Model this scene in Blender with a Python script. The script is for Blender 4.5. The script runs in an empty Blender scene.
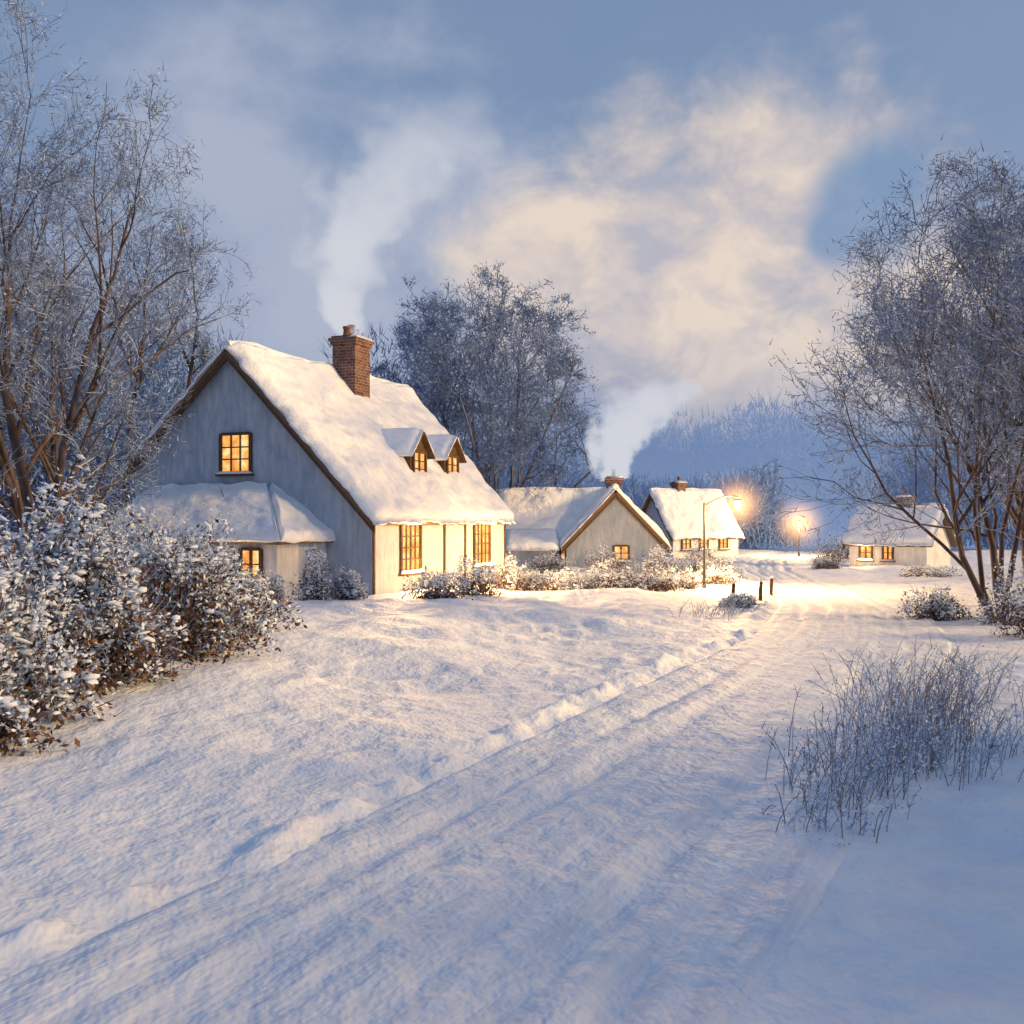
import bpy, math, random
import numpy as np
from mathutils import Vector, Matrix
R=math.radians
scene=bpy.context.scene
scene.view_settings.view_transform='Standard'
scene.view_settings.look='None'
scene.view_settings.exposure=0
COL=scene.collection

# ------------------------------------------------------------------ noise
def _h(ix,iy,s):
    n=(ix.astype(np.int64)*374761393+iy.astype(np.int64)*668265263+s*974634777)&0x7fffffff
    n=((n^(n>>13))*1274126177)&0x7fffffff
    return ((n^(n>>16))&0xffff)/65535.0
def vnoise(x,y,s=0):
    x=np.asarray(x,float);y=np.asarray(y,float)
    ix=np.floor(x);iy=np.floor(y);fx=x-ix;fy=y-iy
    fx=fx*fx*fx*(fx*(fx*6-15)+10);fy=fy*fy*fy*(fy*(fy*6-15)+10)
    a=_h(ix,iy,s);b=_h(ix+1,iy,s);c=_h(ix,iy+1,s);d=_h(ix+1,iy+1,s)
    return (a+(b-a)*fx)*(1-fy)+(c+(d-c)*fx)*fy-0.5
def fbm(x,y,s=0,o=4,g=.5):
    t=0;a=1
    for i in range(o):
        t=t+a*vnoise(x*2**i+i*17.3,y*2**i-i*9.1,s+i); a*=g
    return t
def sst(x,a,b):
    t=np.clip((x-a)/(b-a),0,1);return t*t*(3-2*t)

# ------------------------------------------------------------------ road + terrain
RY=np.array([-40,-10,0,6,9,15.4,23,31,42,55,69,92,130,200,400.])
RX=np.array([-24,-8.6,-3.6,-.8,.75,3.9,7.6,10.3,12.0,13.9,17.3,25.8,42,80,190.])
_ys=np.linspace(-40,400,4401);_xs=np.interp(_ys,RY,RX)
k=np.hanning(61);k/=k.sum()
_xp=np.pad(_xs,30,mode='edge');_xs=np.convolve(_xp,k,'valid')
_xs[:40]=np.interp(_ys[:40],RY,RX)
_sl=np.gradient(_xs,_ys)
def road_u(x,y):
    c=np.interp(y,_ys,_xs);s=np.interp(y,_ys,_sl)
    return (x-c)/np.sqrt(1+s*s)
def road_hw(y): return np.interp(y,[0,6,15,30,42,60],[1.95,2.05,2.3,2.15,1.7,1.35])
def H0(x,y):
    x=np.asarray(x,float);y=np.asarray(y,float)
    u=road_u(x,y);hw=road_hw(y)
    au=np.abs(u)
    z=.30*fbm(x/11,y/11,3,3)+.12*fbm(x/2.6,y/2.6,9,3)
    z=z+.20*fbm((x*.5+y*.3)/1.3,(y*.8-x*.5)/2.4,21,3)*sst(au,hw*.8,hw+1)
    z=z+.07*fbm((x*.9+y*.2)/.40,(y*.9-x*.2)/.75,23,4)*sst(au,hw*.8,hw+.8)*(.5+sst(fbm(x/3,y/3,28,2),-.1,.3))
    away=sst(au,hw,hw+4)
    z=z*(.25+.75*away)
    left=sst(-u,hw-.2,hw+.5);right=sst(u,hw-.3,hw+2.6)
    z=z+left*.09+right*.10+.30*sst(u,hw+1.5,hw+7)*np.exp(-((y-12)/16)**2)+.35*sst(-u,hw+2,hw+9)*np.exp(-((y-18)/14)**2)
    wob=.35*fbm(y/2.2,y*0,71,3)
    ch=np.clip(fbm(x/.38,y/.38,31,4)+.14,0,1)
    z=z+.25*np.exp(-((u+hw+.15+wob)/.20)**2)*ch
    z=z+.10*np.exp(-((u+hw+.9+wob)/.6)**2)*np.clip(fbm(x/.5,y/.5,37,3),0,1)
    z=z+.08*np.exp(-((u-hw-1.1+wob)/.7)**2)*np.clip(fbm(x/.6,y/.6,33,3),0,1)
    d=np.abs(x-(9.5+ (y-26)*.62))
    z=z-.06*np.exp(-((d-.8)/.22)**2)*sst(y,27,32)*(1-sst(y,52,58))
    z=z+10*sst(y,130,330)+.02*np.maximum(0,np.abs(x)-60)
    return z
def roadprof(x,y):
    u=road_u(x,y)
    z=.30*fbm(x/11,y/11,3,3)*.25
    w=.12*fbm(y/6,y*0,5,2)
    for c,wd,dp in ((-1.35,.15,.055),(-.72,.20,.06),(.15,.15,.03),(.78,.20,.06),(1.35,.16,.045),(-.3,.12,.025)):
        z=z-dp*np.exp(-((u-c-w-.25*fbm(y/9+c*7,y*0,int(c*10)+50,2))/wd)**2)*(.65+.9*vnoise(y/3.1+c*3,y*0,12)+.3)
    z=z+.035*fbm(u/.28,y/3.0,61,3)+.022*fbm(x/.45,y/.45,66,3)
    return z
def H(x,y):
    return float(H0(np.array([x]),np.array([y]))[0])

# ------------------------------------------------------------------ mesh builder
class MB:
    def __init__(s): s.v=[];s.f=[];s.n=0
    def add(s,v,f,m=0,smooth=False):
        v=np.asarray(v,float).reshape(-1,3);f=np.asarray(f,np.int64)
        s.v.append(v);s.f.append((f+s.n,m,smooth));s.n+=len(v)
    def build(s,name,mats,parent=None,matrix=None,uv=None):
        me=bpy.data.meshes.new(name)
        V=np.concatenate(s.v);me.vertices.add(len(V));me.vertices.foreach_set('co',V.ravel())
        loops=[];tot=[];mi=[];sm=[]
        for f,m,q in s.f:
            loops.append(f.ravel());tot.append(np.full(len(f),f.shape[1]))
            mi.append(np.full(len(f),m));sm.append(np.full(len(f),q))
        loops=np.concatenate(loops);tot=np.concatenate(tot);mi=np.concatenate(mi);sm=np.concatenate(sm)
        st=np.concatenate([[0],np.cumsum(tot)[:-1]])
        me.loops.add(len(loops));me.loops.foreach_set('vertex_index',loops.astype(np.int32))
        me.polygons.add(len(tot));me.polygons.foreach_set('loop_start',st.astype(np.int32))
        me.polygons.foreach_set('loop_total',tot.astype(np.int32))
        me.polygons.foreach_set('material_index',mi.astype(np.int32))
        me.polygons.foreach_set('use_smooth',sm.astype(bool))
        me.update(calc_edges=True)
        if uv is not None:
            l=me.uv_layers.new(name='UVMap');l.data.foreach_set('uv',uv[loops].ravel())
        for m in mats: me.materials.append(m)
        ob=bpy.data.objects.new(name,me);COL.objects.link(ob)
        if parent: ob.parent=parent
        if matrix is not None: ob.matrix_local=matrix
        return ob
    def box(s,lo,hi,m=0):
        x0,y0,z0=lo;x1,y1,z1=hi
        v=[(x0,y0,z0),(x1,y0,z0),(x1,y1,z0),(x0,y1,z0),(x0,y0,z1),(x1,y0,z1),(x1,y1,z1),(x0,y1,z1)]
        s.add(v,[(0,3,2,1),(4,5,6,7),(0,1,5,4),(1,2,6,5),(2,3,7,6),(3,0,4,7)],m)
    def tube(s,pts,rad,k=6,m=0,cap=True):
        pts=np.asarray(pts,float);n=len(pts);rad=np.asarray(rad,float)
        t=np.gradient(pts,axis=0);t/=np.linalg.norm(t,axis=1)[:,None]+1e-9
        ref=np.array([0,0,1.]) if abs(t[0,2])<.9 else np.array([1.,0,0])
        a=np.cross(t,ref);a/=np.linalg.norm(a,axis=1)[:,None]+1e-9;b=np.cross(t,a)
        an=np.arange(k)*2*math.pi/k
        v=pts[:,None,:]+rad[:,None,None]*(np.cos(an)[None,:,None]*a[:,None,:]+np.sin(an)[None,:,None]*b[:,None,:])
        f=[(i*k+j,i*k+(j+1)%k,(i+1)*k+(j+1)%k,(i+1)*k+j) for i in range(n-1) for j in range(k)]
        s.add(v,f,m,True)
        if cap and k>=3:
            s.add(v[-1],[tuple(range(k))],m);s.add(v[0],[tuple(range(k))[::-1]],m)
    def slab(s,P00,P10,P11,P01,base,thick,m,rnd=(0,0,0,0),amp=0,wig=0,seed=1,nu=None,nv=None,rw=.3):
        P=[np.array(p,float) for p in (P00,P10,P11,P01)]
        Lu=np.linalg.norm(P[1]-P[0]);Lv=max(np.linalg.norm(P[3]-P[0]),np.linalg.norm(P[2]-P[1]))
        nu=nu or max(2,int(Lu/.12));nv=nv or max(2,int(Lv/.12))
        U,V=np.meshgrid(np.linspace(0,1,nu+1),np.linspace(0,1,nv+1),indexing='ij')
        pos=(P[0]*((1-U)*(1-V))[...,None]+P[1]*(U*(1-V))[...,None]+P[2]*(U*V)[...,None]+P[3]*((1-U)*V)[...,None])
        n=np.cross(P[1]-P[0],P[3]-P[0]+P[2]-P[1]);n/=np.linalg.norm(n)
        flip=n[2]<0
        if flip:n=-n
        f=np.ones_like(U)
        du=[U*Lu,(1-U)*Lu];dv=[V*Lv,(1-V)*Lv]
        for r,d in zip(rnd,(du[0],du[1],dv[0],dv[1])):
            if r: f=f*np.sqrt(np.clip(d/rw,0.04,1))
        wv=(P[3]-P[0]);wv=wv/np.linalg.norm(wv);wu=(P[1]-P[0])/Lu
        if wig:
            pos=pos-wv*((wig*(.3+fbm(U*Lu/.5,U*0+seed,seed,3)))*(V<1e-6))[...,None]*(1 if rnd[2] else 0)
            if rnd[0]: pos=pos-wu*(wig*(.2+fbm(V*Lv/.5,V*0+seed,seed+5,3))*(U<1e-6))[...,None]
            if rnd[1]: pos=pos+wu*(wig*(.2+fbm(V*Lv/.5,V*0+seed,seed+9,3))*(U>1-1e-6))[...,None]
        hgt=base+thick*f+amp*f*(fbm(U*Lu/1.3+seed,V*Lv/1.1,seed,3)+.22*fbm(U*Lu/.35+seed,V*Lv/.5,seed+2,3))
        top=pos+n*hgt[...,None];bot=pos+n*base
        N=(nu+1)*(nv+1);idx=np.arange(N).reshape(nu+1,nv+1)
        q=np.stack([idx[:-1,:-1],idx[1:,:-1],idx[1:,1:],idx[:-1,1:]],-1).reshape(-1,4)
        if flip:q=q[:,::-1]
        s.add(np.concatenate([top.reshape(-1,3),bot.reshape(-1,3)]),np.concatenate([q,q[:,::-1]+N]),m,amp>0)
        s.n-=2*N
        sides=[]
        for line in (idx[:,0],idx[:,-1],idx[0,:],idx[-1,:]):
            sides.append(np.stack([line[:-1],line[1:],line[1:]+N,line[:-1]+N],-1))
        s.f.append((np.concatenate(sides)+s.n,m,False));s.n+=2*N

# ------------------------------------------------------------------ materials
def newmat(name):
    m=bpy.data.materials.new(name);m.use_nodes=True;nt=m.node_tree
    b=nt.nodes['Principled BSDF'];b.inputs['Roughness'].default_value=.8
    b.inputs['Specular IOR Level'].default_value=.2
    return m,nt,b
def N(nt,t,**kw):
    n=nt.nodes.new(t)
    for k_,v in kw.items():
        if k_ in n.inputs: n.inputs[k_].default_value=v
        else: setattr(n,k_,v)
    return n
def ramp(nt,stops,fac=None):
    r=nt.nodes.new('ShaderNodeValToRGB');e=r.color_ramp.elements
    while len(e)<len(stops): e.new(.5)
    for i,(p,c) in enumerate(stops):
        e[i].position=p;e[i].color=(*c,1)
    if fac is not None: nt.links.new(fac,r.inputs[0])
    return r
def math_(nt,op,a,b=None,clamp=False):
    n=nt.nodes.new('ShaderNodeMath');n.operation=op;n.use_clamp=clamp
    for i,v in enumerate((a,b)):
        if v is None: continue
        if isinstance(v,(int,float)): n.inputs[i].default_value=v
        else: nt.links.new(v,n.inputs[i])
    return n.outputs[0]
def noise(nt,vec,scale,detail=4,rough=.55,dist=0):
    n=N(nt,'ShaderNodeTexNoise',Scale=scale,Detail=detail,Roughness=rough,Distortion=dist)
    if vec is not None: nt.links.new(vec,n.inputs['Vector'])
    return n.outputs['Fac']
def coords(nt,which='Object',scale=(1,1,1),rot=(0,0,0)):
    t=nt.nodes.new('ShaderNodeTexCoord');m=nt.nodes.new('ShaderNodeMapping')
    m.inputs['Scale'].default_value=scale;m.inputs['Rotation'].default_value=rot
    nt.links.new(t.outputs[which],m.inputs['Vector']);return m.outputs[0]
def bump(nt,b,h,strength=.4,dist=.05,prev=None):
    n=N(nt,'ShaderNodeBump',Strength=strength,Distance=dist);nt.links.new(h,n.inputs['Height'])
    if prev: nt.links.new(prev,n.inputs['Normal'])
    nt.links.new(n.outputs[0],b.inputs['Normal']);return n.outputs[0]
def simple(name,c1,c2,scale=3,bs=.4,bd=.03,rough=.8,stretch=(1,1,1),det=4):
    m,nt,b=newmat(name);v=coords(nt,scale=stretch);n=noise(nt,v,scale,det,.6)
    r=ramp(nt,[(.3,c1),(.7,c2)],n);nt.links.new(r.outputs[0],b.inputs['Base Color'])
    b.inputs['Roughness'].default_value=rough
    if bs: bump(nt,b,n,bs,bd)
    return m
def snowmat(name,road=False,fine=1.):
    m,nt,b=newmat(name)
    v=coords(nt,scale=(1,.7,1),rot=(0,0,R(-32)))
    n1=noise(nt,v,1.6,4,.62)
    r=ramp(nt,[(.3,(.72,.77,.86)),(.7,(.90,.90,.90))],n1);nt.links.new(r.outputs[0],b.inputs['Base Color'])
    b.inputs['Roughness'].default_value=.65;b.inputs['Specular IOR Level'].default_value=.2
    p=bump(nt,b,n1,.7,.20)
    n2=noise(nt,v,14*fine,2,.6);p=bump(nt,b,n2,.3,.018,p)
    if road:
        uv=coords(nt,'UV',scale=(3.2,.30,1));s1=noise(nt,uv,2.2,3,.65)
        p=bump(nt,b,s1,.4,.05,p)
        mx=N(nt,'ShaderNodeMix',data_type='RGBA',blend_type='MULTIPLY')
        mx.inputs[0].default_value=1
        nt.links.new(r.outputs[0],mx.inputs[6]);rr=ramp(nt,[(.3,(.80,.83,.88)),(.6,(1,1,1))],s1)
        nt.links.new(rr.outputs[0],mx.inputs[7]);nt.links.new(mx.outputs[2],b.inputs['Base Color'])
    return m
M_snow=snowmat('snow');M_road=snowmat('packed_snow',True)
M_rsnow=snowmat('roof_snow',fine=.6)
def flatsnow():
    m,nt,b=newmat('clump_snow');b.inputs['Base Color'].default_value=(.80,.85,.92,1);return m
M_csnow=flatsnow()
M_thatch=simple('thatch_edge',(.10,.065,.04),(.20,.14,.09),14,.6,.03)
M_wood=simple('dark_wood',(.06,.035,.022),(.14,.08,.045),12,.5,.01)
M_pot=simple('terracotta',(.12,.06,.04),(.24,.11,.07),9)
M_iron=simple('iron',(.02,.02,.025),(.05,.045,.045),20,.2,.003,.5)
def plaster(name,a,bc):
    m,nt,b=newmat(name);v=coords(nt,scale=(1,1,.22));n=noise(nt,v,5,6,.65,.3);n2=noise(nt,coords(nt),1.0,4,.6)
    s=math_(nt,'ADD',math_(nt,'MULTIPLY',n,.6),math_(nt,'MULTIPLY',n2,.4))
    r=ramp(nt,[(.35,a),(.62,bc)],s);nt.links.new(r.outputs[0],b.inputs['Base Color'])
    p=bump(nt,b,n,.7,.06);b.inputs['Roughness'].default_value=.9
    return m
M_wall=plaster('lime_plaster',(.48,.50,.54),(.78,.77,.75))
M_wallg=plaster('shaded_gable_plaster',(.26,.33,.44),(.46,.53,.62))  # gable's cool shade painted in as a darker, bluer plaster
M_wallb=plaster('grey_plaster',(.24,.30,.40),(.40,.45,.54))
def brickmat():
    m,nt,b=newmat('chimney_brick');t=nt.nodes.new('ShaderNodeTexCoord');s=nt.nodes.new('ShaderNodeSeparateXYZ')
    nt.links.new(t.outputs['Object'],s.inputs[0]);c=nt.nodes.new('ShaderNodeCombineXYZ')
    nt.links.new(math_(nt,'ADD',s.outputs[0],s.outputs[1]),c.inputs[0]);nt.links.new(s.outputs[2],c.inputs[1])
    br=N(nt,'ShaderNodeTexBrick',Scale=1.0);br.inputs['Brick Width'].default_value=.30;br.inputs['Row Height'].default_value=.12
    br.inputs['Mortar Size'].default_value=.012
    br.inputs['Color1'].default_value=(.24,.115,.08,1);br.inputs['Color2'].default_value=(.11,.06,.05,1);br.inputs['Mortar'].default_value=(.28,.25,.24,1)
    nt.links.new(c.outputs[0],br.inputs['Vector'])
    n=noise(nt,coords(nt),4,5,.6);mx=N(nt,'ShaderNodeMix',data_type='RGBA',blend_type='MULTIPLY');mx.inputs[0].default_value=1
    rr=ramp(nt,[(.3,(.45,.42,.45)),(.65,(1.1,1.05,1))],n);nt.links.new(br.outputs[0],mx.inputs[6]);nt.links.new(rr.outputs[0],mx.inputs[7])
    nt.links.new(mx.outputs[2],b.inputs['Base Color']);bump(nt,b,br.outputs['Fac'],-.6,.01);return m
M_brick=brickmat()
def glow(name,strength):
    m,nt,b=newmat(name);v=coords(nt);n=noise(nt,v,2.6,4,.6,.4)
    r=ramp(nt,[(.32,(.75,.20,.03)),(.5,(1,.46,.10)),(.66,(1,.80,.38))],n)
    b.inputs['Base Color'].default_value=(.2,.1,.05,1)
    nt.links.new(r.outputs[0],b.inputs['Emission Color']);b.inputs['Emission Strength'].default_value=strength
    b.inputs['Roughness'].default_value=.2;return m
M_glow=glow('lit_window_glass',1.05)
def lampglass():
    m,nt,b=newmat('lamp_glass');b.inputs['Emission Color'].default_value=(1,.62,.22,1);b.inputs['Emission Strength'].default_value=14;return m
M_lamp=lampglass()
def barkmat(name,c1,c2,snow,thr=.35):
    m,nt,b=newmat(name);n=noise(nt,coords(nt,scale=(1,1,.3)),5,1,.6)
    r=ramp(nt,[(.3,c1),(.7,c2)],n)
    g=nt.nodes.new('ShaderNodeNewGeometry');s=nt.nodes.new('ShaderNodeSeparateXYZ');nt.links.new(g.outputs['Normal'],s.inputs[0])
    f=math_(nt,'ADD',s.outputs[2],math_(nt,'MULTIPLY',n,.6))
    f=math_(nt,'MULTIPLY',math_(nt,'SUBTRACT',f,thr+.3),4,True)
    mx=N(nt,'ShaderNodeMix',data_type='RGBA');nt.links.new(f,mx.inputs[0]);nt.links.new(r.outputs[0],mx.inputs[6])
    mx.inputs[7].default_value=(*snow,1);nt.links.new(mx.outputs[2],b.inputs['Base Color']);return m
M_bark=barkmat('bark',(.045,.032,.032),(.12,.085,.075),(.75,.81,.9),.6)
M_twig=barkmat('frosted_twig',(.10,.13,.21),(.18,.24,.38),(.5,.62,.82),.35)
M_frost=simple('frost_tuft',(.24,.35,.57),(.42,.55,.78),1.2,0,.01,det=1)
M_bark2=barkmat('hazy_bark',(.08,.09,.14),(.14,.16,.25),(.5,.58,.74),.8)  # distance haze painted into the middle tree's bark, twig and frost colours
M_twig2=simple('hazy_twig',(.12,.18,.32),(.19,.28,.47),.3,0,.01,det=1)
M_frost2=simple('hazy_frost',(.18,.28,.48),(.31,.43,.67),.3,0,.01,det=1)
M_tl_dark=simple('woodland_haze_dark',(.10,.19,.38),(.20,.31,.54),.12,0,.01,det=2)  # blue aerial haze painted into the woodland colours, paler with distance
M_tl_mid=simple('woodland_haze_mid',(.18,.30,.54),(.28,.42,.68),.1,0,.01,det=2)
M_tl_far=simple('woodland_haze_far',(.34,.48,.74),(.42,.56,.82),.05,0,.01,det=2)
M_leafd=simple('hedge_leaf_dark',(.03,.022,.025),(.09,.06,.045),2,0,.01,det=1)
M_leafr=simple('hedge_leaf_rust',(.13,.06,.03),(.26,.13,.065),2,0,.01,det=1)
M_leafb=simple('hedge_frosted',(.22,.31,.48),(.48,.59,.76),1.5,0,.01,det=1)
M_grass=simple('dry_grass_stem',(.14,.12,.14),(.30,.26,.25),3,0,.01,det=1)
M_pine=simple('shade_pine_needles',(.04,.06,.05),(.09,.11,.09),2,0,.01,det=1)

# ------------------------------------------------------------------ ground
def axis(lo,hi,c,step,growth):
    out=[c];d=step
    while out[-1]<hi: out.append(out[-1]+d);d*=growth
    neg=[c];d=step
    while neg[-1]>lo: neg.append(neg[-1]-d);d*=growth
    return np.array(sorted(set(neg[1:]+out)))
ax=axis(-900,900,1.5,.05,1.0115)
ay=np.concatenate([np.arange(-60,2,1.5),2+np.cumsum(.045*1.0078**np.arange(760))])
ay=ay[ay<1500]
X,Y=np.meshgrid(ax,ay,indexing='ij')
Z=H0(X,Y)
u=road_u(X,Y);hw=road_hw(Y)
Z=Z-.22*sst(hw-.30-np.abs(u),0,.5)*(Y<380)
nx,ny=X.shape;idx=np.arange(nx*ny).reshape(nx,ny)
mb=MB();mb.add(np.stack([X,Y,Z],-1),np.stack([idx[:-1,:-1],idx[1:,:-1],idx[1:,1:],idx[:-1,1:]],-1).reshape(-1,4),0,True)
mb.build('snowy_ground',[M_snow])
sy=np.concatenate([np.arange(-30,3,1.),3+np.cumsum(.06*1.006**np.arange(700))]);sy=sy[sy<380]
su=np.linspace(-1,1,81)
S,U=np.meshgrid(sy,su,indexing='ij')
c=np.interp(S,_ys,_xs);sl=np.interp(S,_ys,_sl);hwS=road_hw(S)+.25
px=c+U*hwS/np.sqrt(1+sl**2);py=S-sl*U*hwS/np.sqrt(1+sl**2)
pz=roadprof(px,py)+.035-.30*sst(np.abs(U),.82,1.03)
pz=pz+10*sst(py,130,330)+.02*np.maximum(0,np.abs(px)-60)
nx,ny=S.shape;idx=np.arange(nx*ny).reshape(nx,ny)
mb=MB();mb.add(np.stack([px,py,pz],-1),np.stack([idx[:-1,1:],idx[:-1,:-1],idx[1:,:-1],idx[1:,1:]],-1).reshape(-1,4),0,True)
mb.build('snowy_road',[M_road],uv=np.stack([U*hwS,S],-1).reshape(-1,2))

# ------------------------------------------------------------------ foliage primitives
def ico(sub=1):
    import bmesh
    bm=bmesh.new();bmesh.ops.create_icosphere(bm,subdivisions=sub,radius=1)
    v=np.array([x.co[:] for x in bm.verts]);f=np.array([[q.index for q in p.verts] for p in bm.faces]);bm.free();return v,f
ICO1=ico(1);ICO2=ico(2)
def blobs(mb,P,S,m,rng,flat=.6,src=None,jit=.28):
    v,f=src or ICO1
    n=len(P);nv=len(v)
    V=v[None]*(1+rng.uniform(-jit,jit,(n,nv,1)))
    sc=np.stack([S*rng.uniform(.6,2.0,n),S*rng.uniform(.6,1.8,n),S*flat*rng.uniform(.5,1.2,n)],-1)
    V=V*sc[:,None,:]
    tl=rng.uniform(-.5,.5,n)[:,None];V=np.stack([V[...,0],V[...,1],V[...,2]+V[...,0]*tl],-1)
    a=rng.uniform(0,6.28,n);ca,sa=np.cos(a)[:,None],np.sin(a)[:,None]
    V=np.stack([V[...,0]*ca-V[...,1]*sa,V[...,0]*sa+V[...,1]*ca,V[...,2]],-1)+P[:,None,:]
    F=(f[None]+(np.arange(n)*nv)[:,None,None]).reshape(-1,3)
    mb.add(V.reshape(-1,3),F,m,True)
def slivers(mb,P,D,L,W,m,rng):
    n=len(P);s=np.cross(D,rng.normal(size=(n,3)));s/=np.linalg.norm(s,axis=1)[:,None]+1e-9
    W=np.broadcast_to(W,(n,));L=np.broadcast_to(L,(n,))
    a=P-s*W[:,None]/2;b=P+s*W[:,None]/2;c=P+D*L[:,None]
    mb.add(np.stack([a,b,c],1).reshape(-1,3),np.arange(3*n).reshape(n,3),m)
def leaves(mb,P,S,m,rng):
    n=len(P);a=rng.normal(size=(n,3));a/=np.linalg.norm(a,axis=1)[:,None]
    b=np.cross(a,rng.normal(size=(n,3)));b/=np.linalg.norm(b,axis=1)[:,None]
    S=np.broadcast_to(S,(n,))[:,None]
    q=np.stack([P-a*S,P+b*S*.5,P+a*S,P-b*S*.5],1)
    mb.add(q.reshape(-1,3),np.arange(4*n).reshape(n,4),m)

def shrub(mb,cx,cy,w,d,h,rng,nl=1500,ns=120,rust=.35,frost=.35,leaf=.05,z0=None,tw=.25,sn=0.):
    z0=H(cx,cy)-.05 if z0 is None else z0
    n=int(nl*.03)+10
    th=rng.uniform(0,6.28,n);rr=rng.uniform(.1,.8,n)
    base=np.stack([cx+rr*.3*w*np.cos(th),cy+rr*.3*d*np.sin(th),np.full(n,z0)],-1)
    D=np.stack([np.cos(th)*rr*.22*w,np.sin(th)*rr*.22*d,rng.uniform(.4,.85,n)*h],-1)
    L=np.linalg.norm(D,axis=1);slivers(mb,base,D/L[:,None],L,.03,0,rng)
    def cloud(n,lo=.3):
        q=rng.normal(size=(n,3));q/=np.linalg.norm(q,axis=1)[:,None];q[:,2]=np.abs(q[:,2])
        r=rng.uniform(lo**1.6,1,n)**.6
        lump=1+.8*fbm(q[:,0]*2.2+cx,q[:,1]*2.2+q[:,2]*1.7+cy,7,3)
        lump=lump+.35*fbm(q[:,0]*7+cx,q[:,1]*7+q[:,2]*6+cy,8,2)
        return np.stack([cx+q[:,0]*r*lump*w/2,cy+q[:,1]*r*lump*d/2,z0+q[:,2]*r*lump*h],-1),q,r
    P,q,r=cloud(nl)
    sel=rng.uniform(size=nl);hz=(P[:,2]-z0)/h
    cl_=fbm(P[:,0]/.5,P[:,1]/.5+P[:,2]/.5,91,2)*1.4
    fr=sel<frost*(.1+1.3*hz)+cl_*.6*frost;ru=(~fr)&(rng.uniform(size=nl)<rust)
    for msk,mm in ((fr,2),(ru,1),(~fr&~ru,0)):
        if msk.any(): leaves(mb,P[msk],rng.uniform(.6,1.4,msk.sum())*leaf,mm,rng)
    nt_=int(nl*tw);P,q,r=cloud(nt_,.7)
    D=q+rng.normal(size=q.shape)*.5+np.array([0,0,.3]);D/=np.linalg.norm(D,axis=1)[:,None]
    hh=rng.uniform(size=nt_)
    for msk,mm in ((hh<.4,4),((hh>=.4)&(hh<.65),2),(hh>=.65,0)):
        slivers(mb,P[msk],D[msk],rng.uniform(.12,.45,msk.sum())*min(1,h),leaf*.3,mm,rng)
    if ns:
        def gate(P,q):
            return 1.25*fbm(P[:,0]/.42,P[:,1]/.42+P[:,2]/.5,3,3)+.30*q[:,2]+.5*((P[:,2]-z0)/h-.65)+sn
        P,q,r=cloud(ns*9,.82)
        k_=(q[:,2]>.05)&(gate(P,q)>.10)
        P=P[k_][:ns*4]
        blobs(mb,P,rng.uniform(.3,1.2,len(P))**1.7*leaf*1.15,3,rng,.5)
        P,q,r=cloud(int(nl*1.2),.72)
        k_=gate(P,q)>.0;leaves(mb,P[k_],rng.uniform(.3,1.05,k_.sum())*leaf,3,rng)
SH_M=[M_leafd,M_leafr,M_leafb,M_csnow,M_twig]

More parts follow.
